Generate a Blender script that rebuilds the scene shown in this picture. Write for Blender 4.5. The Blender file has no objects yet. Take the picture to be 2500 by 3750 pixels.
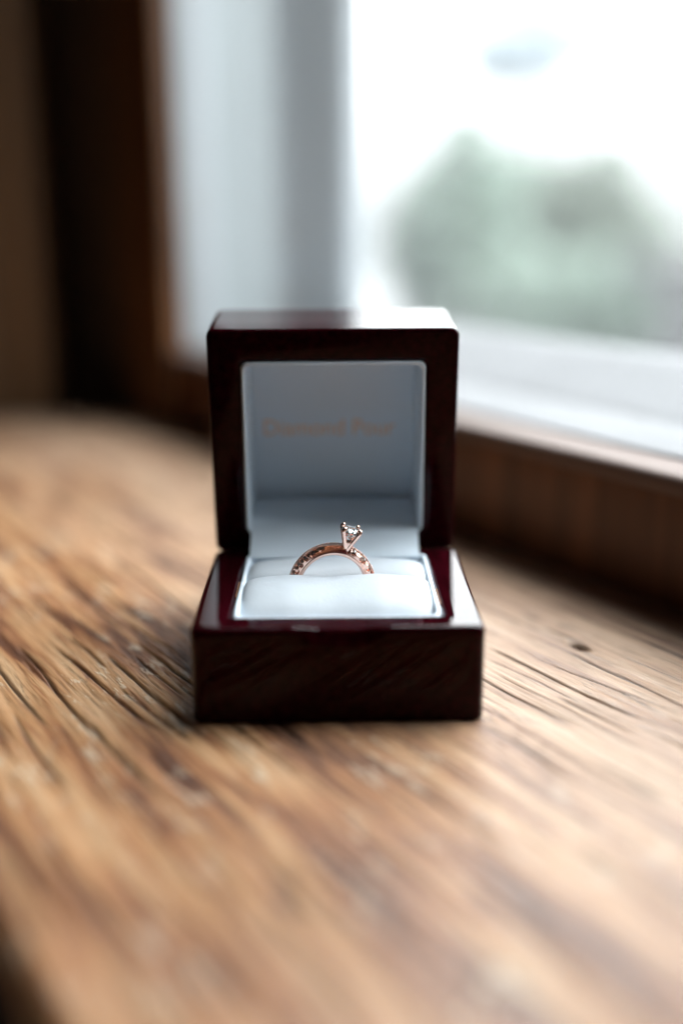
import bpy, bmesh, math, random
import numpy as np
from mathutils import Matrix, Vector

random.seed(7); RNG = np.random.default_rng(11)
S = bpy.context.scene
COL = S.collection
MM = 0.001
R = math.radians

# ------------------------------------------------------------------ camera
cam_d = bpy.data.cameras.new('camera'); cam = bpy.data.objects.new('camera', cam_d); COL.objects.link(cam)
S.camera = cam
pitch, roll = 0.261871, 0.00644882
cp, sp, cr, sr = math.cos(pitch), math.sin(pitch), math.cos(roll), math.sin(roll)
fw = Vector((0, cp, -sp)); u0 = Vector((0, sp, cp)); r0 = Vector((1, 0, 0))
rt = r0 * cr - u0 * sr; up = r0 * sr + u0 * cr
cam.matrix_world = Matrix.Translation(Vector((0.98214, -219.557, 105.41)) * MM) @ Matrix((rt, up, -fw)).transposed().to_4x4()
cam_d.sensor_fit = 'HORIZONTAL'; cam_d.sensor_width = 24.0; cam_d.lens = 39.4365
cam_d.clip_start = 0.005; cam_d.clip_end = 200
cam_d.dof.use_dof = True; cam_d.dof.focus_distance = 0.2600; cam_d.dof.aperture_fstop = 2.5
cam_d.dof.aperture_blades = 0

# ------------------------------------------------------------------ light
W = bpy.data.worlds.new('World'); S.world = W; W.use_nodes = True
bg = W.node_tree.nodes['Background']; bg.inputs[0].default_value = (1.0, 0.86, 0.74, 1); bg.inputs[1].default_value = 0.010
SKY_HORIZON, SKY_RISE = 1.35, 26.5      # overcast sky, steepened: kept dim at the horizon, raised overhead to light the room
S.view_settings.view_transform = 'Standard'; S.view_settings.look = 'None'
S.view_settings.exposure = 0.0; S.view_settings.gamma = 1.0; S.view_settings.use_curve_mapping = False
S.render.engine = 'CYCLES'
S.cycles.use_denoising = True; S.cycles.debug_use_spatial_splits = True
S.cycles.max_bounces = 8; S.cycles.transmission_bounces = 8; S.cycles.transparent_max_bounces = 12
S.cycles.glossy_bounces = 5; S.cycles.diffuse_bounces = 4
S.cycles.caustics_reflective = True; S.cycles.caustics_refractive = True
S.cycles.sample_clamp_indirect = 6.0; S.cycles.blur_glossy = 0.3

# the wall frame: x = outwards through the window, y = along the wall away from us
WALL = Matrix.Translation(Vector((42.022, 149.261, 0)) * MM) @ Matrix.Rotation(R(32.005), 4, 'Z')

# ------------------------------------------------------------------ shader helpers
class NT:
    def __init__(s, name):
        s.m = bpy.data.materials.new(name); s.m.use_nodes = True
        s.t = s.m.node_tree; s.t.nodes.clear()
        s.out = s.t.nodes.new('ShaderNodeOutputMaterial')
    def n(s, typ, ins=None, **kw):
        nd = s.t.nodes.new(typ)
        for k, v in kw.items(): setattr(nd, k, v)
        for k, v in (ins or {}).items():
            i = nd.inputs[k]
            if isinstance(v, bpy.types.NodeSocket): s.t.links.new(v, i)
            else: i.default_value = v
        return nd
    def coord(s, scale=(1, 1, 1), rot=(0, 0, 0), loc=(0, 0, 0)):
        c = s.n('ShaderNodeTexCoord').outputs['Object']
        return s.n('ShaderNodeMapping', {'Vector': c, 'Scale': scale, 'Rotation': rot, 'Location': loc}).outputs[0]
    def noise(s, vec, scale, detail=4, rough=0.55, dist=0.0):
        return s.n('ShaderNodeTexNoise', {'Vector': vec, 'Scale': scale, 'Detail': detail, 'Roughness': rough, 'Distortion': dist}).outputs['Fac']
    def ramp(s, fac, stops, interp='LINEAR'):
        nd = s.n('ShaderNodeValToRGB', {'Fac': fac}); r = nd.color_ramp; r.interpolation = interp
        while len(r.elements) < len(stops): r.elements.new(0.5)
        for e, (p, c) in zip(r.elements, stops):
            e.position = p; e.color = (c, c, c, 1) if isinstance(c, (int, float)) else (*c, 1)
        return nd.outputs[0]
    def mix(s, fac, a, b, mode='MIX'):
        nd = s.t.nodes.new('ShaderNodeMix'); nd.data_type = 'RGBA'; nd.blend_type = mode
        for i, v in ((0, fac), (6, a), (7, b)):
            if isinstance(v, bpy.types.NodeSocket): s.t.links.new(v, nd.inputs[i])
            elif i == 0: nd.inputs[0].default_value = v
            else: nd.inputs[i].default_value = (*v, 1) if not isinstance(v, (int, float)) else (v, v, v, 1)
        return nd.outputs[2]
    def math(s, op, a, b=0.0, clamp=False):
        nd = s.n('ShaderNodeMath', operation=op, use_clamp=clamp)
        for i, v in ((0, a), (1, b)):
            if isinstance(v, bpy.types.NodeSocket): s.t.links.new(v, nd.inputs[i])
            else: nd.inputs[i].default_value = v
        return nd.outputs[0]
    def bump(s, h, strength, dist):
        return s.n('ShaderNodeBump', {'Height': h, 'Strength': strength, 'Distance': dist}).outputs[0]
    def bsdf(s, color, rough=0.5, **ins):
        d = {'Roughness': rough}; d.update({k.replace('_', ' '): v for k, v in ins.items()})
        d['Base Color'] = color if isinstance(color, bpy.types.NodeSocket) else (*color, 1)
        b = s.n('ShaderNodeBsdfPrincipled', d)
        s.t.links.new(b.outputs[0], s.out.inputs[0]); return b
    def finish(s, sock): s.t.links.new(sock, s.out.inputs[0]); return s.m

def mat_simple(name, col, rough, **ins):
    t = NT(name); t.bsdf(col, rough, **ins); return t.m

def mat_lacquer():
    t = NT('mahogany_lacquer')
    c = t.coord((1, 0.12, 1)); g = t.noise(c, 500, 5, 0.6, 0.4)
    col = t.ramp(g, [(0.3, (0.008, 0.0006, 0.0012)), (0.7, (0.030, 0.0016, 0.0042))])
    c2 = t.coord(); w = t.noise(c2, 60, 3)
    nrm = t.bump(w, 0.02, 0.0004)
    base = t.bsdf(col, 0.5, Specular_IOR_Level=0.0)
    gl = t.n('ShaderNodeBsdfGlossy', {'Roughness': 0.015, 'Color': (1, 1, 1, 1), 'Normal': nrm})
    # polished lacquer: next to no mirror face-on, strong at grazing angles
    facing = t.n('ShaderNodeLayerWeight', {'Blend': 0.5, 'Normal': nrm}).outputs['Facing']
    fac = t.math('ADD', t.math('MULTIPLY', t.math('POWER', facing, 3.6), 0.75), 0.008)
    return t.finish(t.n('ShaderNodeMixShader', {0: fac, 1: base.outputs[0], 2: gl.outputs[0]}).outputs[0])

def mat_lining(name, col, s1=1400, strength=0.22):
    t = NT(name); c = t.coord()
    v = t.n('ShaderNodeTexVoronoi', {'Vector': c, 'Scale': s1}).outputs['Distance']
    n2 = t.noise(c, 420, 3)
    h = t.math('ADD', v, n2)
    t.bsdf(col, 0.48, Normal=t.bump(h, strength, 0.00012), Specular_IOR_Level=0.45)
    return t.m

def mat_gold():
    t = NT('rose_gold'); c = t.coord(); n = t.noise(c, 900, 2)
    t.bsdf((0.92, 0.63, 0.53), 0.08, Metallic=1.0, Normal=t.bump(n, 0.03, 0.0001)); return t.m

def mat_table():
    t = NT('weathered_oak')
    c = t.coord((1, 0.055, 1)); cb = t.coord((1, 0.45, 1), loc=(1, 7, 0))
    n1 = t.noise(t.coord((1, 0.085, 1), loc=(.3, 2, 0)), 165, 4, 0.64, 0.7)           # 5-8 mm streaks
    n1b = t.noise(t.coord((1, 0.16, 1), loc=(5, 2, 0)), 42, 3, 0.55, 0.7)             # broad patches
    n1c = t.noise(c, 420, 3, 0.6, 0.3)                                               # growth lines
    n2 = t.noise(c, 1100, 3, 0.7)                                                    # fibres
    nb = t.noise(cb, 16, 3, 0.6)
    comb = t.math('ADD', t.math('MULTIPLY', n1, 0.46), t.math('ADD', t.math('MULTIPLY', n1b, 0.26), t.math('MULTIPLY', n1c, 0.28)))
    brown = t.ramp(comb, [(0.37, (0.030, 0.011, 0.006)), (0.435, (0.11, 0.040, 0.018)), (0.48, (0.27, 0.113, 0.047)), (0.53, (0.40, 0.208, 0.094)), (0.62, (0.49, 0.305, 0.168))])
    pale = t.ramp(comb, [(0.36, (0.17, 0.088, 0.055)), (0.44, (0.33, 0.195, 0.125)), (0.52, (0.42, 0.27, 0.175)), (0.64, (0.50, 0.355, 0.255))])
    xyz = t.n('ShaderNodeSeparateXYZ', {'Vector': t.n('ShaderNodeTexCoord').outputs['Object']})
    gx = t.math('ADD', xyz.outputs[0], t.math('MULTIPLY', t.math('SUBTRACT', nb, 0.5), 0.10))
    pale_side = t.n('ShaderNodeMapRange', {'Value': gx, 'From Min': -0.125, 'From Max': -0.060}).outputs[0]  # paler towards the window: weathered wood, with window sheen put into the colour
    col = t.mix(pale_side, brown, pale)
    fib = t.ramp(n2, [(0.3, 0.5), (0.5, 0.97), (0.75, 1.15)])
    col = t.mix(0.8, col, fib, 'MULTIPLY')
    # old varnish flakes
    fl = t.noise(t.coord((1, 0.25, 1), loc=(3, 1, 0)), 330, 4, 0.7)
    fmask = t.math('MULTIPLY', t.ramp(fl, [(0.56, 0.0), (0.60, 1.0)]), t.ramp(t.noise(cb, 60, 2), [(0.46, 0.0), (0.56, 1.0)]))
    fmask = t.math('MULTIPLY', fmask, t.math('SUBTRACT', 1.0, t.math('MULTIPLY', pale_side, 0.8)))
    col = t.mix(t.math('MULTIPLY', fmask, 0.7), col, (0.52, 0.42, 0.31))
    stain = t.n('ShaderNodeAttribute', attribute_name='groove').outputs['Fac']
    col = t.mix(t.math('MULTIPLY', stain, 0.9), col, (0.02, 0.009, 0.005))
    rough = t.n('ShaderNodeMapRange', {'Value': nb, 'From Min': 0.35, 'From Max': 0.65, 'To Min': 0.36, 'To Max': 0.55}).outputs[0]
    rough = t.math('SUBTRACT', rough, t.math('MULTIPLY', fmask, 0.12))
    h = t.math('ADD', t.math('MULTIPLY', n2, 0.5), t.math('ADD', t.math('MULTIPLY', fmask, 0.25), t.math('MULTIPLY', n1c, 0.9)))
    t.bsdf(col, rough, Normal=t.bump(h, 0.6, 0.0007), Specular_IOR_Level=0.5)
    return t.m

def mat_wood(name, dark, light, rough=0.45, axis=2, scale=60):
    t = NT(name); sc = [1, 1, 1]; sc[axis] = 0.07
    c = t.coord(tuple(sc)); n1 = t.noise(c, scale, 5, 0.6, 0.5)
    t.bsdf(t.ramp(n1, [(0.35, dark), (0.65, light)]), rough, Normal=t.bump(n1, 0.3, 0.0008)); return t.m

def mat_paint(name, col, wear, rough=0.42):
    t = NT(name); c = t.coord()
    n1 = t.noise(c, 40, 5, 0.65); n2 = t.noise(t.coord((1, 1, 0.3)), 14, 3)
    m = t.ramp(n1, [(0.60, 0.0), (0.72, 1.0)])
    cc = t.mix(m, col, wear); cc = t.mix(0.35, cc, t.ramp(n2, [(0.35, 0.72), (0.65, 1.05)]), 'MULTIPLY')
    t.bsdf(cc, rough, Normal=t.bump(n1, 0.2, 0.0006)); return t.m

def mat_glass():
    t = NT('window_glass')
    tr = t.n('ShaderNodeBsdfTransparent', {'Color': (0.965, 0.98, 0.975, 1)}); gl = t.n('ShaderNodeBsdfGlossy', {'Roughness': 0.02})
    fr = t.n('ShaderNodeFresnel', {'IOR': 1.45})
    bf = t.n('ShaderNodeNewGeometry').outputs['Backfacing']
    fac = t.math('MULTIPLY', fr.outputs[0], t.math('SUBTRACT', 1.0, bf))
    return t.finish(t.n('ShaderNodeMixShader', {0: fac, 1: tr.outputs[0], 2: gl.outputs[0]}).outputs[0])

def mat_diamond():
    t = NT('diamond'); t.bsdf((1, 1, 1), 0.0, IOR=2.1, Transmission_Weight=1.0); return t.m

def mat_sky():
    t = NT('overcast_sky')
    v = t.n('ShaderNodeVectorMath', {0: t.n('ShaderNodeTexCoord').outputs['Object']}, operation='NORMALIZE').outputs[0]
    z = t.math('MAXIMUM', t.n('ShaderNodeSeparateXYZ', {'Vector': v}).outputs[2], 0.0)
    st = t.math('ADD', t.math('MULTIPLY', t.math('POWER', z, 1.1), SKY_RISE), SKY_HORIZON)
    return t.finish(t.n('ShaderNodeEmission', {'Color': (0.95, 0.975, 1.0, 1), 'Strength': st}).outputs[0])

def mat_leaf(name, a, b):
    t = NT(name); n = t.noise(t.coord(), 6, 3)
    t.bsdf(t.ramp(n, [(0.35, a), (0.65, b)]), 0.5); return t.m

M = dict(lac=mat_lacquer(), lin=mat_lining('pale_leatherette', (0.77, 0.87, 0.96)), pil=mat_lining('pillow_leatherette', (0.55, 0.60, 0.65), 1500, 0.32),
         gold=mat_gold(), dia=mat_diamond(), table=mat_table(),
         dark=mat_wood('shaded_edge_wood', (0.022, 0.010, 0.004), (0.075, 0.034, 0.014)),
         trim=mat_wood('trim_wood', (0.06, 0.021, 0.007), (0.20, 0.074, 0.026)),
         casing=mat_wood('casing_wood', (0.09, 0.036, 0.012), (0.24, 0.10, 0.034)),
         nose=mat_wood('worn_nosing_wood', (0.07, 0.038, 0.026), (0.15, 0.095, 0.075), 0.6, 1),
         post=mat_wood('post_wood', (0.08, 0.039, 0.015), (0.16, 0.080, 0.034), 0.6),
         white=mat_paint('old_white_paint', (0.42, 0.455, 0.48), (0.38, 0.37, 0.36)),
         sillp=mat_paint('white_sill_paint', (0.215, 0.218, 0.228), (0.165, 0.155, 0.15), 0.75),
         grey=mat_paint('grey_jamb_liner', (0.37, 0.41, 0.425), (0.33, 0.35, 0.35)),
         wall=mat_simple('dim_plaster', (0.24, 0.15, 0.09), 0.8),
         glass=mat_glass(), wire=mat_simple('screen_wire', (0.35, 0.36, 0.37), 0.45, Metallic=0.3),
         foil=mat_simple('copper_foil', (0.92, 0.60, 0.42), 0.4, Metallic=0.1),
         brass=mat_simple('brass', (0.7, 0.5, 0.25), 0.3, Metallic=1.0),
         rim_tan=mat_simple('tan_rim_edge', (0.26, 0.13, 0.07), 0.7),
         sky=mat_sky(), gravel=mat_paint('pale_gravel', (0.26, 0.26, 0.262), (0.22, 0.22, 0.218), 0.9),
         leaf1=mat_leaf('leaf_a', (0.128, 0.178, 0.145), (0.205, 0.270, 0.220)), leaf2=mat_leaf('leaf_b', (0.125, 0.155, 0.126), (0.190, 0.222, 0.184)),
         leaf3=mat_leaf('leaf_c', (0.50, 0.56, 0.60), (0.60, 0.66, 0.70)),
         bark=mat_simple('bark', (0.12, 0.10, 0.08), 0.9), stone=mat_paint('grey_render', (0.145, 0.145, 0.155), (0.12, 0.12, 0.125), 0.8))

# ------------------------------------------------------------------ mesh helpers
def link(name, me, mat, parent=None, smooth=False, angle=None):
    if smooth:
        me.polygons.foreach_set('use_smooth', [True] * len(me.polygons))
    o = bpy.data.objects.new(name, me); COL.objects.link(o)
    if mat: me.materials.append(mat)
    if parent: o.parent = parent
    if angle:
        me.set_sharp_from_angle(angle=R(angle))
    return o
def mesh(name, v, f):
    me = bpy.data.meshes.new(name); me.from_pydata([tuple(map(float, p)) for p in v], [], f); me.update(); return me
def empty(name, mw):
    o = bpy.data.objects.new(name, None); COL.objects.link(o); o.matrix_world = mw; o.empty_display_size = 0.01; return o
def tag(o, label, cat=None, group=None, kind=None):
    o['label'] = label
    if cat: o['category'] = cat
    if group: o['group'] = group
    if kind: o['kind'] = kind
    return o
def from_bm(name, bm, mat, parent=None, smooth=False, angle=None):
    bmesh.ops.recalc_face_normals(bm, faces=bm.faces)
    me = bpy.data.meshes.new(name); bm.to_mesh(me); bm.free()
    return link(name, me, mat, parent, smooth, angle)
def box(name, x, y, z, mat, parent=None, bev=0.0, seg=3):       # mm
    bm = bmesh.new(); bmesh.ops.create_cube(bm, size=1)
    for v in bm.verts:
        v.co = Vector((x[0] + (v.co.x + .5) * (x[1] - x[0]), y[0] + (v.co.y + .5) * (y[1] - y[0]), z[0] + (v.co.z + .5) * (z[1] - z[0]))) * MM
    if bev:
        bmesh.ops.bevel(bm, geom=bm.edges[:], offset=bev * MM, segments=seg, profile=0.5, affect='EDGES')
    return from_bm(name, bm, mat, parent, bool(bev), 40 if bev else None)
def rrect(x0, x1, y0, y1, r, k=6, e=28):
    """rounded rectangle, counter-clockwise, with e subdivisions on each side"""
    P = []
    C = [(x1 - r, y0 + r, -90), (x1 - r, y1 - r, 0), (x0 + r, y1 - r, 90), (x0 + r, y0 + r, 180)]
    for i, (cx, cy, a0) in enumerate(C):
        for j in range(k + 1):
            a = R(a0 + 90 * j / k); P.append((cx + r * math.cos(a), cy + r * math.sin(a)))
        nx, ny, a1 = C[(i + 1) % 4]
        s = P[-1]; q = (nx + r * math.cos(R(a1)), ny + r * math.sin(R(a1)))
        for j in range(1, e): P.append((s[0] + (q[0] - s[0]) * j / e, s[1] + (q[1] - s[1]) * j / e))
    return P
def loft(name, loops, mat, parent, cap0=True, cap1=True, closed=False, angle=50):
    n = len(loops[0]); v = [p for L in loops for p in L]; f = []
    m = len(loops)
    for i in range(m if closed else m - 1):
        for j in range(n):
            a, b = i * n + j, i * n + (j + 1) % n; c, d = ((i + 1) % m) * n + (j + 1) % n, ((i + 1) % m) * n + j
            f.append((a, b, c, d))
    if cap0 and not closed: f.append(tuple(range(n))[::-1])
    if cap1 and not closed: f.append(tuple((m - 1) * n + j for j in range(n)))
    me = mesh(name, np.array(v) * MM, f)
    bm = bmesh.new(); bm.from_mesh(me); bpy.data.meshes.remove(me)
    return from_bm(name, bm, mat, parent, True, angle)
def grid(name, X, Y, Z, mat, parent=None, smooth=True):
    h, w = X.shape; v = np.stack([X, Y, Z], -1).reshape(-1, 3) * MM
    i = np.arange((h - 1) * (w - 1)); a = (i // (w - 1)) * w + i % (w - 1)
    f = np.stack([a, a + 1, a + w + 1, a + w], 1)
    me = bpy.data.meshes.new(name)
    me.vertices.add(len(v)); me.vertices.foreach_set('co', v.astype(np.float32).ravel())
    me.loops.add(f.size); me.loops.foreach_set('vertex_index', f.astype(np.int32).ravel())
    me.polygons.add(len(f)); me.polygons.foreach_set('loop_start', np.arange(0, f.size, 4, dtype=np.int32))
    me.update(calc_edges=True)
    return link(name, me, mat, parent, smooth)
def sstep(a, b, x): 
    t = np.clip((x - a) / (b - a), 0, 1); return t * t * (3 - 2 * t)
def vnoise(x, y, seed):
    """smooth value noise on numpy arrays"""
    r = np.random.default_rng(seed); T = r.random((256, 256))
    xi, yi = np.floor(x).astype(int), np.floor(y).astype(int); fx, fy = x - xi, y - yi
    fx, fy = fx * fx * (3 - 2 * fx), fy * fy * (3 - 2 * fy)
    g = lambda a, b: T[a % 256, b % 256]
    return (g(xi, yi) * (1 - fx) + g(xi + 1, yi) * fx) * (1 - fy) + (g(xi, yi + 1) * (1 - fx) + g(xi + 1, yi + 1) * fx) * fy

# ------------------------------------------------------------------ the wooden board everything stands on
def build_table():
    v0, v1 = -197.5, 0.0                       # across the grain
    nv = 600
    u_far = lambda v: 282 + (-v) * 0.46
    vs = np.linspace(v0, v1, nv)
    us = np.concatenate([np.arange(-330, -215, 4.0), np.arange(-215, -10, 1.25), np.arange(-10, 120, 2.5)])
    us01 = np.concatenate([us, np.linspace(120, 1000, 60)[0:]])
    V, U = np.meshgrid(vs, us01)
    far = U > 119.9
    k = np.clip((U - 120) / 880, 0, 1)
    U = np.where(far, 120 + k * (u_far(V) - 120), U)
    Vw = V + 1.6 * (vnoise(V / 30, U / 38, 14) - .5)        # the grain wanders a little
    z = 0.30 * (vnoise(Vw / 6.5, U / 60, 1) - .5) + 0.26 * (vnoise(Vw / 2.0, U / 32, 2) - .5) + 0.16 * (vnoise(Vw / 0.9, U / 14, 3) - .5)
    g = np.zeros_like(z)
    # thin fibre grooves
    rid = 1 - np.abs(2 * vnoise(Vw / 2.3, U / 60, 5) - 1); m = sstep(0.90, 1.0, rid) * sstep(0.40, 0.65, vnoise(V / 9, U / 22, 6))
    z -= 0.40 * m; g = np.maximum(g, 0.7 * m)
    rid = 1 - np.abs(2 * vnoise(Vw / 1.25, U / 34, 8) - 1); m = sstep(0.92, 1.0, rid) * sstep(0.38, 0.65, vnoise(V / 7, U / 18, 9))
    z -= 0.22 * m; g = np.maximum(g, 0.5 * m)
    cracks = [(-60.7, -85, -59.5, -140, .55, .9), (-74.2, -96, -73.4, -135, .5, .8), (-45.9, -98, -47.2, -150, .45, .8), (-55.6, -98, -50.3, -145, .4, .7),
              (-48.1, -80, -46.3, -130, .4, .6), (-159.4, -20, -160.7, -90, .8, 1.2), (-142.7, -38, -142.4, -95, .8, 1.2), (-152.4, -25, -147.7, -92, .75, 1.1),
              (-167.3, -25, -168.0, -75, .7, 1.0), (-133.6, -35, -132.2, -78, .7, 1.0), (-159.0, -74, -160.1, -110, .8, 1.0), (-66, -92, -65, -128, .35, .6), (-69.5, -100, -70, -150, .35, .6),
              (-38, -105, -37, -160, .35, .6), (-30, -110, -29, -170, .35, .5), (-137.5, -45, -138, -75, .5, .8), (-147, -60, -145, -100, .6, .6), (-172, -60, -173, -105, .7, .6)]
    cracks = [(a, b_, c, d_, w * (.6 if a > -100 else .52), dd * .75) for a, b_, c, d_, w, dd in cracks]
    r = np.random.default_rng(4)
    for i in range(70):
        vv = r.uniform(-195, -3); uu = r.uniform(-260, 120); ln = r.uniform(18, 75)
        cracks.append((vv, uu, vv + r.uniform(-1.5, 1.5), uu - ln, r.uniform(.22, .42) * (1.2 if vv < -110 else 1), r.uniform(.2, .6)))
    for (va, ua, vb, ub, w, d) in cracks:
        s = (U - ua) / (ub - ua); c = va + (vb - va) * s + 0.5 * (vnoise(U / 14, U * 0 + va, 21) - .5) * 1.6 + 0.45 * np.sin(U / 13 + va) * sstep(-.2, .5, s) + 1.2 * (vnoise(U / 30, U * 0 + va * 3, 22) - .5)
        prof = np.exp(-((V - c) / w) ** 2) * sstep(0, .18, s) * sstep(1, .75, s)
        z -= d * prof; g = np.maximum(g, np.clip(1.15 * prof * min(1, d / .6), 0, 1))
    # small oval knot hole
    q = ((V + 41.2) / 1.5) ** 2 + ((U + 99.7) / 3.4) ** 2; m = np.exp(-q ** 1.5)
    z -= 2.6 * m; g = np.maximum(g, np.clip(1.4 * m, 0, 1))
    z -= z.max() * 0
    # keep the ground flat-ish where the box stands, rounded near edge
    z = np.minimum(z, 0.12)
    z -= 4.0 * (1 - sstep(v0, v0 + 5, V)) ** 2
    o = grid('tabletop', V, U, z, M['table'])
    at = o.data.attributes.new('groove', 'FLOAT', 'POINT'); at.data.foreach_set('value', g.astype(np.float32).ravel())
    o['kind'] = 'structure'; o['label'] = 'weathered brown oak board with cracks, dark streaks and flaking varnish'
    o.matrix_world = WALL
    # body of the board below the worn top
    vv = [(v0, -330), (v1, -330), (v1, u_far(v1)), (v0, u_far(v0))]
    bm = bmesh.new()
    a = [bm.verts.new(Vector((x + (0.4 if x == v0 else 0), y, -3.7)) * MM) for x, y in vv]; b = [bm.verts.new(Vector((x + (0.4 if x == v0 else 0), y, -30)) * MM) for x, y in vv]
    for i in range(4): bm.faces.new((a[i], a[(i + 1) % 4], b[(i + 1) % 4], b[i]))
    bm.faces.new(b[::-1])
    s = from_bm('board_edge', bm, M['dark'], None); s.parent = o  # edge coloured dark for the shade on the side away from the window
    return o
table = build_table()

# ------------------------------------------------------------------ window and wall
def build_window():
    N0, T1, ZB, ZT = -270.0, 228.5, 38.0, 1100.0
    w = empty('window', WALL); tag(w, 'tall window with white painted frame and insect screen above wooden apron', 'window')
    box('apron', (0, 14), (-1200, T1), (-6, 32.5), M['trim'], w, 0.6)
    box('nosing', (-7, 12), (-1200, T1 + 2), (32.6, 38.6), M['nose'], w, 2.4, 5)
    box('sill', (9, 120), (N0, T1 + 6), (31, 39.6), M['sillp'], w, 1.2)
    box('casing', (-7, 11), (T1, 281), (-3, 1150), M['casing'], w, 2.0)
    box('jamb', (11.2, 100.5), (T1 + 6.2, T1 + 26), (20, 1140), M['grey'], w)
    box('window_stop', (2, 23), (T1 - 1, T1 + 6), (39.7, ZT), M['white'], w, 1.2)
    box('jamb', (11.2, 100.5), (N0 - 20, N0), (20, 1140), M['grey'], w)
    box('head', (0, 125), (N0, T1 + 6), (ZT, ZT + 30), M['white'], w, 1.0)
    bm = bmesh.new(); prof = [(60, T1 + 6), (66, T1 + 3.5), (88, T1 - 12.5), (93, T1 - 14), (100, T1 - 14), (100, T1 + 6)]
    ra = [bm.verts.new(Vector((x, y, 39.7)) * MM) for x, y in prof]; rb = [bm.verts.new(Vector((x, y, ZT)) * MM) for x, y in prof]
    for k in range(6): bm.faces.new((ra[k], ra[(k + 1) % 6], rb[(k + 1) % 6], rb[k]))
    bm.faces.new(ra); bm.faces.new(rb[::-1]); from_bm('stile', bm, M['white'], w)
    box('stile', (70, 100), (N0, N0 + 35), (39.7, ZT), M['white'], w, 2.0)
    bm = bmesh.new(); prof = [(46, 39.7), (100, 39.7), (100, 53), (93, 53), (86, 51.5), (50, 41.2)]
    ra = [bm.verts.new(Vector((x, N0 + 35, z)) * MM) for x, z in prof]; rb = [bm.verts.new(Vector((x, T1 - 13.5, z)) * MM) for x, z in prof]
    for k in range(6): bm.faces.new((ra[k], ra[(k + 1) % 6], rb[(k + 1) % 6], rb[k]))
    bm.faces.new(ra); bm.faces.new(rb[::-1]); from_bm('bottom_rail', bm, M['sillp'], w)
    box('pane', (90, 93), (N0 + 34, T1 - 12), (50, ZT), M['glass'], w)
    # insect screen
    v = []; f = []
    def wire(a, b, h=0.10):
        n = len(v); d = (1, 0) if a[1] != b[1] else (0, 1)
        for p in (a, b):
            for i, j in ((-h, -h), (h, -h), (h, h), (-h, h)):
                v.append((p[0] + i, p[1] + (j if d == (0, 1) else 0), p[2] + (j if d == (1, 0) else 0)))
        for k in range(4): f.append((n + k, n + (k + 1) % 4, n + 4 + (k + 1) % 4, n + 4 + k))
    y = N0 + 20
    while y < T1: wire((107, y, 39), (107, y, ZT)); y += 2.1
    z = 41.0
    while z < ZT: wire((107.3, N0 + 20, z), (107.3, T1, z)); z += 2.1
    o = link('insect_screen', mesh('insect_screen', np.array(v) * MM, f), M['wire'], w); o['kind'] = 'stuff'
    # walls round the opening
    def st(name, x, y, z, m):
        o = box(name, x, y, z, m); o.matrix_world = WALL; o['kind'] = 'structure'; return o
    st('wall_beyond_window', (6, 99), (T1 + 26.5, 2600), (-800, 2600), M['wall'])
    st('wall_near_window', (6, 99), (-2600, N0 - 20.5), (-800, 2600), M['wall'])
    st('wall_above_window', (6, 99), (N0 - 20, T1 + 26), (1141, 2600), M['wall'])
    st('wall_below_window', (14.5, 99), (N0 - 20, T1 + 26), (-800, 19.5), M['wall'])
    p = empty('wooden_post', Matrix.Translation(Vector((-196, 392, -30)) * MM)); tag(p, 'blurred brown wooden post at the far left end of the board', 'post')
    box('shaft', (-40, 38), (0, 60), (-600, 900), M['post'], p, 3)
    box('moulding', (-18, 12), (-7, -0.2), (-600, 900), M['post'], p, 2.5)
build_window()

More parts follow.
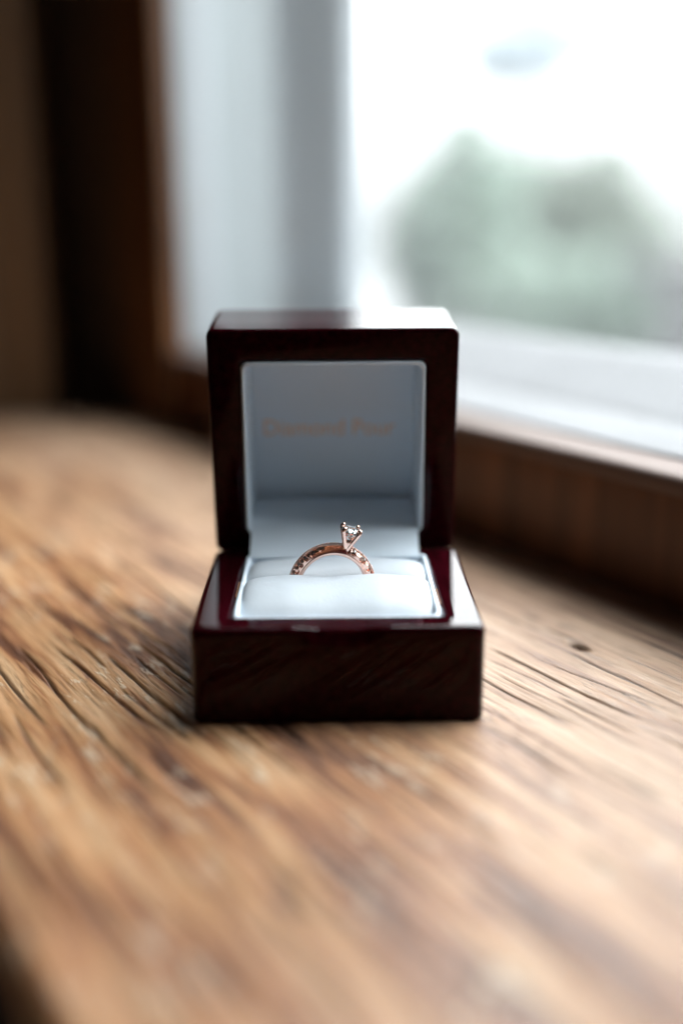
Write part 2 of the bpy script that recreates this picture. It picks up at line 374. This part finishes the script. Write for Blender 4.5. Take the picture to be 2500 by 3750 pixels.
# ------------------------------------------------------------------ ring box
YAW = 0.008018
BOX = Matrix.Rotation(YAW, 4, 'Z')
HW, HB, D, H, LT, LEAN = 30.0, 31.05, 57.02, 21.59, 26.0, 0.106515
def build_box():
    b = empty('ring_box', BOX); tag(b, 'open lacquered mahogany ring box with pale leatherette lining', 'ring box')
    # base shell
    prof = [(.7, .5, 0), (0.1, .1, .5), (0, 0, 1.0), (0, 0, 8), (0, 0, 15), (0, 0, H - 4.5), (0, 0, H - 3.8), (0, 0, H - 3.1), (0, 0, H - 2.2), (.04, .03, H - 1.3), (.16, .12, H - .8), (.4, .35, H - .36), (.8, .8, H - .1), (1.3, 1.3, H - .01), (1.5, 1.5, H), (3.2, 2.4, H),
            (6.0, 4.8, H), (7.25, 6.2, H - .02), (7.95, 6.9, H - .12), (8.3, 7.3, H - .35), (8.45, 7.5, H - .8), (8.45, 7.5, 12), (8.45, 7.5, 5)]
    loops = []
    for ix, iy, z in prof:
        r = max(0.4, 2.2 - min(ix, iy) * 0.3)
        L = []
        for x, y in rrect(-HB + ix, HB - ix, iy - .2, D - iy, r):
            zz = z
            # finger notch in the middle of the front edge
            k = math.exp(-((x - 0.5) / 7.2) ** 4) * float(1 - sstep(0.5, 6.0, np.array(y))) * float(sstep(H - 4, H - 1, np.array(z)))
            L.append((x, y + 0.9 * k * (1 if z < H - .1 else .4), zz - 0.85 * k))
        loops.append(L)
    base = loft('base', loops, M['lac'], b, True, True)
    # base lining tray: lip round the pillow
    lp = [(7.6, 6.5), (7.6, H - .2), (7.55, H + .1), (7.7, H + .4), (8.1, H + .55), (8.5, H + .4), (8.7, H - .1), (8.8, H - 2), (8.9, 8)]
    loft('base_lining', [[(x, y, z - (1.1 * float(1 - sstep(8.2, 11.5, np.array(y))) if z > H - 1.5 else 0)) for x, y in rrect(-HW + i, HW - i, i + .1, D - i + .9, 1.5)] for i, z in lp], M['lin'], b, True, True)
    # thin uneven tan strips along the inner edges of the rim
    for sx, y0, y1 in ((-1, 20, 31), (1, 14, 25)):
        pts = []
        for i in range(24):
            y = y0 + (y1 - y0) * i / 23; wdt = 0.03 + 0.25 * abs(math.sin(i * 1.7 + sx)) * random.random()
            if i in (0, 23): wdt = 0.02
            pts.append((y, wdt))
        v = []; f = []
        for i, (y, wd) in enumerate(pts):
            for dx, dz in ((7.36, -.30), (7.22 - wd, -.03), (7.1 - wd, -.10)):
                v.append((sx * (HW - dx), y, H + dz - .02))
        n = len(pts)
        for i in range(n - 1):
            for k in range(2): a = i * 3 + k; f.append((a, a + 1, a + 4, a + 3))
        o = link('tan_edge', mesh('tan_edge', np.array(v) * MM, f), M['rim_tan'], b); o.parent = base
    # pillow, two rolls with the ring slot between them
    def roll(name, y0, y1, crest_y, zc, seed, front):
        nx, ny = 130, 70
        xs = 21.2 * np.sin(np.linspace(-np.pi / 2, np.pi / 2, nx)); tt = np.linspace(0, 1, ny)
        X, Tm = np.meshgrid(xs, tt)
        # closed-ish profile from the front foot over the crest down into the slot
        ang = Tm * np.pi
        py = np.where(Tm < .5, crest_y - (crest_y - y0) * np.abs(np.cos(ang)) ** 0.75, crest_y + (y1 - crest_y) * np.abs(np.cos(ang)) ** 0.9)
        pz = np.sin(ang) ** 0.72
        side = np.clip(1 - np.abs(X / 21.22) ** 10, 0, 1) ** 0.5
        top = zc + 0.85 * (1 - (X / 20.9) ** 2)
        if front: top = top - 0.55 * np.exp(-((X + 1.1) / 6.5) ** 2) + 0.12 * np.exp(-((X + 11) / 2.5) ** 2) + 0.12 * np.exp(-((X - 9) / 2.5) ** 2)
        else: top = top - 1.0 * np.exp(-((X + 1.1) / 8.5) ** 2) * np.exp(-((py - y0) / 6) ** 2)
        low = 0.50 if front else 0.55
        if front: pz = np.where(Tm < .5, np.sin(ang) ** 1.05, pz)
        Z = 8 + (top - 8) * (0.88 + 0.12 * side) * (low + (1 - low) * pz)
        Z += 0.05 * (vnoise(X / 5 + 50, py / 4 + 9, seed) - .5) * pz
        return grid(name, X, py, Z, M['pil'], b)
    roll('pillow_roll', 8.0, 29.0, 26.2, H + 2.3, 31, True)
    roll('pillow_roll', 30.2, 50.0, 36.5, H + 1.55, 32, False)
    box('slot_floor', (-20.5, 20.5), (26, 34), (8.2, 9), M['lin'], b)
    # lid: its own frame, hinged on the back edge of the base
    lm = Matrix.Translation(Vector((-.4, D + .05, H - .8)) * MM) @ Matrix.Rotation(LEAN, 4, 'X')
    lid_prof = [(.5, 26), (.12, 25.6), (0, 25), (0, 20), (0, 10), (0, 1.1), (.08, .6), (.3, .22), (.7, .02), (1.2, 0), (4, 0), (6.6, 0), (7.2, .1), (7.45, .5), (7.5, 1.2), (7.5, 21.8)]
    Ltop, Lbot = 8.0, 6.5
    loops = []
    for i, yd in lid_prof:
        ix = i if i < 1.3 else 1.2 + (i - 1.2) * 6.8 / 6.3
        z0 = i if i < 1.3 else 1.2 + (Lbot - 1.2) * (i - 1.2) / 6.3
        z1 = i if i < 1.3 else 1.2 + (Ltop - 1.2) * (i - 1.2) / 6.3
        r = 2.0 if i < 5 else 1.6
        bow = 0.0
        loops.append([(x, yd, z) for x, z in rrect(-30.5 + ix, 30.5 - ix, z0, 57.9 - z1, r, e=12)])
    sh = loft('lid_shell', loops, M['lac'], None); sh.parent = b; sh.matrix_local = lm.copy()
    def put(o): o.parent = b; o.matrix_local = lm.copy(); return o
    # lid lining: rounded lip, drafted walls, back panel
    lp = [(22.45, 49.0, 5.65, 3.0), (22.4, 48.95, 5.7, .1), (22.3, 48.9, 5.8, -.35), (22.0, 48.6, 6.0, -.55), (21.6, 48.2, 6.3, -.35), (21.45, 48.0, 6.4, .2), (21.3, 47.8, 6.5, 6), (21.05, 47.4, 6.6, 16), (20.95, 47.3, 6.7, 18.9)]
    o = loft('lid_lining', [[(x, yd, z) for x, z in rrect(-hx, hx, zb, zt, 1.7, e=12)] for hx, zt, zb, yd in [(q[0], q[1] + .9, q[2] - .4, q[3]) for q in lp]], M['lin'], None, False, True); put(o)
    # leatherette flap over the hinge, from the lid floor down to the pillow
    path = [(18.7, 7.0), (15, 7.5), (12, 7.6), (9, 7.5), (6, 7.2), (4, 6.9), (2, 6.4), (.6, 5.9), (-.8, 5.2), (-2.4, 4.2), (-4, 3.3), (-5.5, 2.5), (-7, 1.8), (-8.5, 1.1)]
    xs = np.linspace(-21.2, 21.2, 30); X, K = np.meshgrid(xs, np.arange(len(path)))
    P = np.array(path); Yg = P[K, 0]; Zg = P[K, 1] + .9 - 0.12 * np.cos(X / 9)
    put(grid('hinge_flap', X, Yg, Zg, M['lin'], None))
    # foil lettering on the back panel
    cu = bpy.data.curves.new('lettering', 'FONT'); cu.body = 'Diamond Pour'; cu.size = 1.0; cu.extrude = 0.0
    to = bpy.data.objects.new('lettering_curve', cu); COL.objects.link(to)
    dg = bpy.context.evaluated_depsgraph_get(); me = bpy.data.meshes.new_from_object(to.evaluated_get(dg)); bpy.data.objects.remove(to)
    co = np.array([v.co[:] for v in me.vertices]); x0, x1 = co[:, 0].min(), co[:, 0].max(); sc = 34.5 / (x1 - x0)
    for vtx in me.vertices:
        x, y = vtx.co.x, vtx.co.y
        vtx.co = Vector((-18.3 + (x - x0) * sc, 18.9 - .06, 25.6 + y * sc * 1.05)) * MM
    o = link('lettering', me, M['foil']); put(o); o['label'] = 'copper foil lettering on the lid panel'
    # brass hinge barrels at the back
    for sx in (-1, 1):
        bm = bmesh.new(); bmesh.ops.create_cone(bm, cap_ends=True, segments=16, radius1=1.1 * MM, radius2=1.1 * MM, depth=9 * MM, matrix=Matrix.Translation(Vector((sx * 17, D + .9, H - .3)) * MM) @ Matrix.Rotation(R(90), 4, 'Y'))
        from_bm('hinge', bm, M['brass'], b, True, 40)
    return b
build_box()

# ------------------------------------------------------------------ ring
def build_ring():
    rc = Vector((-1.1, 29.6, 20.75)); 
    g = empty('ring', BOX @ Matrix.Translation(rc * MM) @ Matrix.Rotation(R(9), 4, 'Z'))
    tag(g, 'rose gold engagement ring with solitaire diamond standing in the pillow slot', 'ring')
    RI, RO, HWd = 7.65, 10.2, 1.05
    # angles are clockwise from the top as seen from the front
    notches = [(-63, 4.2, 8.75), (-52, 3.8, 8.75), (-40.5, 4.0, 8.85), (-29, 4.4, 8.85), (-15, 4.2, 9.2), (24, 3.6, 8.9), (32.5, 4.4, 8.75), (49.5, 6.6, 8.7), (65, 4.0, 8.7), (-76, 4, 8.7), (78, 4, 8.7)]
    leaf = [(6, 10.5, 9.45)]
    th = np.linspace(-180, 180, 1441)
    fr = np.linspace(0, 1, 40)
    prof_r = np.concatenate([[RI, RI, RI + .02], np.linspace(RI + .10, 8.32, 5), [8.36, 8.42, 8.48], np.linspace(8.52, RO - .06, 26), [RO, RO + .02, RO, RO - .02, RO - .02, RO, RO + .02, RO, RO - .1, RI + .1, RI]])
    n0 = len(prof_r)
    TH, K = np.meshgrid(th, np.arange(n0), indexing='ij'); Rr = prof_r[K]
    py = np.concatenate([[HWd - .1, -HWd + .5, -HWd + .34], np.linspace(-HWd + .22, -HWd + .02, 5), [-HWd + .05, -HWd + .10, -HWd + .04], np.full(26, -HWd), [-HWd + .06, -HWd + .16, -HWd + .32, -HWd + .42, HWd - .42, HWd - .32, HWd - .16, HWd - .06, HWd, HWd, HWd - .1]])
    Yy = py[K].copy()
    side = (K >= 11) & (K < 11 + 26)
    dep = np.zeros_like(Yy)
    for c, hw, rb in notches:
        a = (TH - c) / hw
        bottom = rb + (RO - rb) * 0.25 * a ** 2
        m = sstep(1.0, .42, np.abs(a)) * sstep(0, .22, Rr - bottom)
        dep = np.maximum(dep, m * (0.75 + .25 * np.clip((Rr - rb) / (RO - rb), 0, 1)))
    for c, hw, rb in leaf:
        a = (TH - c) / hw; bottom = rb + (RO - rb) * np.abs(a) ** 1.6
        dep = np.maximum(dep, 0.4 * sstep(1, .8, np.abs(a)) * sstep(0, .16, Rr - bottom))
    flank = lambda d: sstep(-8, -20, d) * sstep(-150, -90, d) + sstep(14, 26, d) * sstep(150, 90, d)
    dep = np.maximum(dep, flank(TH) * np.clip(Rr - 9.42, 0, 1) * 1.0)
    Yy = Yy + np.where(side, dep, 0)
    edge = (K >= 37) & (K < 40); Yy = Yy + np.where(edge, flank(TH) * .62, 0)
    # bypass wave: the band swells and leans to the front on the left, to the back on the right
    wave = 0.28 * np.sin(np.radians(TH) * 2.0 + .5)
    Yy = Yy + np.where(Yy > 0, 0.45 * sstep(10, 60, TH) * sstep(150, 100, TH), 0) + 0 * wave
    X = Rr * np.sin(np.radians(TH)); Z = Rr * np.cos(np.radians(TH))
    o = grid('band', X, Yy, Z, M['gold'], g); o.data.set_sharp_from_angle(angle=R(42))
    # milgrain beads on both edges of the band
    bm0 = bmesh.new()
    for yb, n in ((-HWd + .14, 205), (HWd - .14, 205)):
        for i in range(n):
            a = 2 * math.pi * i / n
            if math.cos(a) < 0.1: continue
            deg = math.degrees(a if a < math.pi else a - 2 * math.pi)
            ext = 0.45 * float(sstep(10, 60, np.array(deg))) if yb > 0 else 0
            bmesh.ops.create_icosphere(bm0, subdivisions=1, radius=.13 * MM, matrix=Matrix.Translation(Vector(((RO + .05) * math.sin(a), yb + ext + (.66 * float(flank(np.array(deg))) if yb < 0 else 0), (RO + .05) * math.cos(a))) * MM))
    o = from_bm('milgrain', bm0, M['gold'], g, True); o['kind'] = 'stuff'
    # brilliant-cut stone mesh
    def brilliant(r):
        v = []; f = []
        for i in range(8): a = R(45 * i + 22.5); v.append((r * .56 * math.cos(a), r * .56 * math.sin(a), r * .33))       # table 0-7
        for i in range(8): a = R(45 * i); v.append((r * .80 * math.cos(a), r * .80 * math.sin(a), r * .20))              # stars 8-15
        for i in range(16): a = R(22.5 * i); v.append((r * math.cos(a), r * math.sin(a), r * .035))                       # girdle top 16-31
        for i in range(16): a = R(22.5 * i); v.append((r * math.cos(a), r * math.sin(a), -r * .035))                      # girdle bottom 32-47
        for i in range(8): a = R(45 * i + 22.5); v.append((r * .48 * math.cos(a), r * .48 * math.sin(a), -r * .46))       # 48-55
        v.append((0, 0, -r * .86))
        f.append(tuple(range(8)))
        for i in range(8):
            j = (i + 1) % 8; s = 8 + j; g0 = 16 + (2 * i + 1); 
            f.append((i, s, j)); f.append((i, 16 + 2 * i + 1, s)); f.append((s, 16 + (2 * i + 3) % 16, j))
            f.append((s, 16 + 2 * i + 1, 16 + (2 * i + 2) % 16)); f.append((s, 16 + (2 * i + 2) % 16, 16 + (2 * i + 3) % 16))
        for i in range(16): f.append((16 + i, 32 + i, 32 + (i + 1) % 16, 16 + (i + 1) % 16))
        for i in range(8):
            j = (i + 1) % 8
            f.append((32 + 2 * i + 1, 48 + i, 32 + (2 * i + 2) % 16)); f.append((32 + (2 * i + 2) % 16, 48 + j, 32 + (2 * i + 3) % 16))
            f.append((32 + (2 * i + 2) % 16, 48 + i, 56, 48 + j))
        bm = bmesh.new(); vs = [bm.verts.new(Vector(p) * MM) for p in v]
        for q in f:
            try: bm.faces.new([vs[k] for k in q])
            except ValueError: pass
        bmesh.ops.recalc_face_normals(bm, faces=bm.faces)
        me = bpy.data.meshes.new('stone'); bm.to_mesh(me); bm.free(); return me
    # accent stones set along the crown of the band
    acc = brilliant(.36); bead = None
    degs = [-66, -59.5, -53, -46.5, -40, -33.5, -27, -20.5, -14, 27, 33, 39, 45, 51, 57, 63, 69]
    for i, dg in enumerate(degs):
        o = link('accent_stone', acc, M['dia'] if i == 0 else None, g)
        a = R(dg)
        o.matrix_local = Matrix.Translation(Vector((9.84 * math.sin(a), -HWd + .40, 9.84 * math.cos(a))) * MM) @ Matrix.Rotation(a, 4, 'Y') @ Matrix.Rotation(R(46), 4, 'X')
        if dg > 20:
            o2 = link('accent_stone', acc, None, g); a += R(3)
            o2.matrix_local = Matrix.Translation(Vector(((RO + .02) * math.sin(a), .35, (RO + .02) * math.cos(a))) * MM) @ Matrix.Rotation(a, 4, 'Y')
    # head: four prongs, collar, stone
    ah = R(21); hx, hz = RO * math.sin(ah), RO * math.cos(ah)
    hm = Matrix.Translation(Vector((hx - .2, -.1, hz - .35)) * MM) @ Matrix.Rotation(R(14), 4, 'Y') @ Matrix.Rotation(R(2), 4, 'X') @ Matrix.Rotation(R(-3), 4, 'Z')
    def tube(pts, rad, seg=12):
        bm = bmesh.new(); rings = []
        for i, p in enumerate(pts):
            p = Vector(p); d = (Vector(pts[min(i + 1, len(pts) - 1)]) - Vector(pts[max(i - 1, 0)])).normalized()
            s = d.orthogonal().normalized() if i == 0 else (rings_s - d * rings_s.dot(d)).normalized(); rings_s = s; q = d.cross(s)
            rings.append([bm.verts.new((p + (s * math.cos(2 * math.pi * k / seg) + q * math.sin(2 * math.pi * k / seg)) * rad[i]) * MM) for k in range(seg)])
        for a, b in zip(rings, rings[1:]):
            for k in range(seg): bm.faces.new((a[k], a[(k + 1) % seg], b[(k + 1) % seg], b[k]))
        bm.faces.new(rings[0][::-1]); bm.faces.new(rings[-1]); return bm
    SR, SZ = 2.42, 4.2
    for k in range(4):
        a = R(45 + 90 * k); ca, sa = math.cos(a), math.sin(a)
        pr = [(.45, -.1), (.80, .7), (1.28, 1.6), (1.83, 2.6), (2.36, 3.6), (2.62, 4.2), (2.66, 4.65), (2.52, 5.0), (2.3, 5.15)]
        rd = [.62, .56, .50, .46, .46, .48, .50, .44, .24]
        bm = tube([(r * ca, r * sa, z) for r, z in pr], rd)
        bmesh.ops.create_uvsphere(bm, u_segments=14, v_segments=8, radius=.52 * MM, matrix=Matrix.Translation(Vector((2.42 * ca, 2.42 * sa, 4.86)) * MM))
        o = from_bm('prong', bm, M['gold'], g, True, 60); o.matrix_local = hm
    lo = []
    for r, z in ((.9, -.6), (.88, 0), (.95, .5), (1.18, 1.1), (1.38, 1.5), (1.28, 1.58), (.95, 1.25), (.3, 1.0)):
        lo.append([(r * math.cos(2 * math.pi * k / 32), r * math.sin(2 * math.pi * k / 32), z) for k in range(32)])
    o = loft('collar', lo, M['gold'], None); o.parent = g; o.matrix_local = hm
    o = link('centre_stone', brilliant(SR), M['dia'], g); o.matrix_local = hm @ Matrix.Translation((0, 0, SZ * MM)) @ Matrix.Rotation(R(11), 4, 'Z')
    o['label'] = 'round brilliant clear diamond held by four prongs'
build_ring()

# ------------------------------------------------------------------ outside the window
def build_outside():
    # sky over the garden side of the wall
    bm = bmesh.new(); bmesh.ops.create_uvsphere(bm, u_segments=48, v_segments=24, radius=16)
    bmesh.ops.delete(bm, geom=[v for v in bm.verts if v.co.x < 0.05 or v.co.z < -2.6], context='VERTS')
    o = from_bm('sky', bm, M['sky'], None, True); o['kind'] = 'structure'; o.matrix_world = WALL
    bm = bmesh.new()
    for p in ((0.125, -16), (16, -16), (16, 16), (0.125, 16)): bm.verts.new((*p, -0.74))
    bm.faces.new(bm.verts[:]); o = from_bm('ground', bm, M['gravel']); o['kind'] = 'structure'; o.matrix_world = WALL
    def shrub(name, loc, blobs, n, leaf, mat, label, cat):
        g = empty(name, Matrix.Translation(Vector(loc))); tag(g, label, cat, 'greenery outside the window')
        bm = bmesh.new(); r = random.Random(name + label)
        top = max(b[2] for b in blobs)
        for k in range(5):
            a = k * 1.3; tx, ty = .12 * math.cos(a), .12 * math.sin(a)
            prev = None
            for i in range(6):
                s = i / 5; rad = .022 * (1 - .8 * s)
                ring = [bm.verts.new((tx * s * 1.8 + rad * math.cos(2 * math.pi * q / 6), ty * s * 1.8 + rad * math.sin(2 * math.pi * q / 6), s * top)) for q in range(6)]
                if prev:
                    for q in range(6): bm.faces.new((prev[q], prev[(q + 1) % 6], ring[(q + 1) % 6], ring[q]))
                prev = ring
        from_bm('trunk', bm, M['bark'], g)
        v = []; f = []; tot = sum(b[3] * b[4] * b[5] for b in blobs)
        for (x, y, z, rx, ry, rz) in blobs:
            for _ in range(int(n * rx * ry * rz / tot)):
                while True:
                    q = Vector((r.uniform(-1, 1), r.uniform(-1, 1), r.uniform(-1, 1)))
                    if 0.15 < q.length < 1: break
                c = Vector((x + q.x * rx, y + q.y * ry, z + q.z * rz))
                d1 = Vector((r.uniform(-1, 1), r.uniform(-1, 1), r.uniform(-1, 1))).normalized(); d2 = d1.orthogonal().normalized()
                s = leaf * r.uniform(.6, 1.3); k = len(v)
                v += [c - d1 * s, c + d2 * s * .45, c + d1 * s, c - d2 * s * .45]; f.append((k, k + 1, k + 2, k + 3))
        link('crown', mesh('crown', v, f), mat, g)
    shrub('garden_shrub', (.62, 6.78, -.74), [(-.02, 0, .62, .36, .3, .56), (.14, 0, 1.08, .24, .2, .40), (.2, .1, .7, .35, .3, .5)], 4200, .05, M['leaf1'], 'slim pale green shrub with a pointed top, left of the greenery outside', 'shrub')
    shrub('garden_bush', (1.60, 7.28, -.74), [(-.1, 0, .70, .42, .3, .52), (.12, 0, 1.0, .24, .2, .32), (.30, 0, .5, .36, .3, .5)], 4200, .05, M['leaf2'], 'olive bush with a steep right side, right of the greenery outside', 'bush')
    shrub('round_bush', (1.25, 7.9, -.74), [(0, 0, .72, .50, .35, .55)], 3600, .055, M['leaf1'], 'rounded bush between and behind the two peaked shrubs outside', 'bush')
    shrub('low_hedge', (1.2, 5.9, -.74), [(-.22, 0, .32, .36, .25, .36), (.2, 0, .30, .40, .25, .36)], 3000, .045, M['leaf1'], 'low green hedge in front of the taller shrubs outside', 'hedge')
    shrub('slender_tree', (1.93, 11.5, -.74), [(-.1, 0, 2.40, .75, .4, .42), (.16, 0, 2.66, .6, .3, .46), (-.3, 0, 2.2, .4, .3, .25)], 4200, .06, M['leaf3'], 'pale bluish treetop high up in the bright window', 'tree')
    g = empty('garden_wall', Matrix.Translation((1.75, 5.75, -.74)) @ Matrix.Rotation(R(-8), 4, 'Z')); tag(g, 'pale grey garden wall at the right edge outside', 'wall')
    box('wall_body', (-300, 900), (0, 120), (0, 560), M['stone'], g, 6); box('coping', (-315, 915), (-15, 135), (560.5, 600), M['stone'], g, 5)
build_outside()
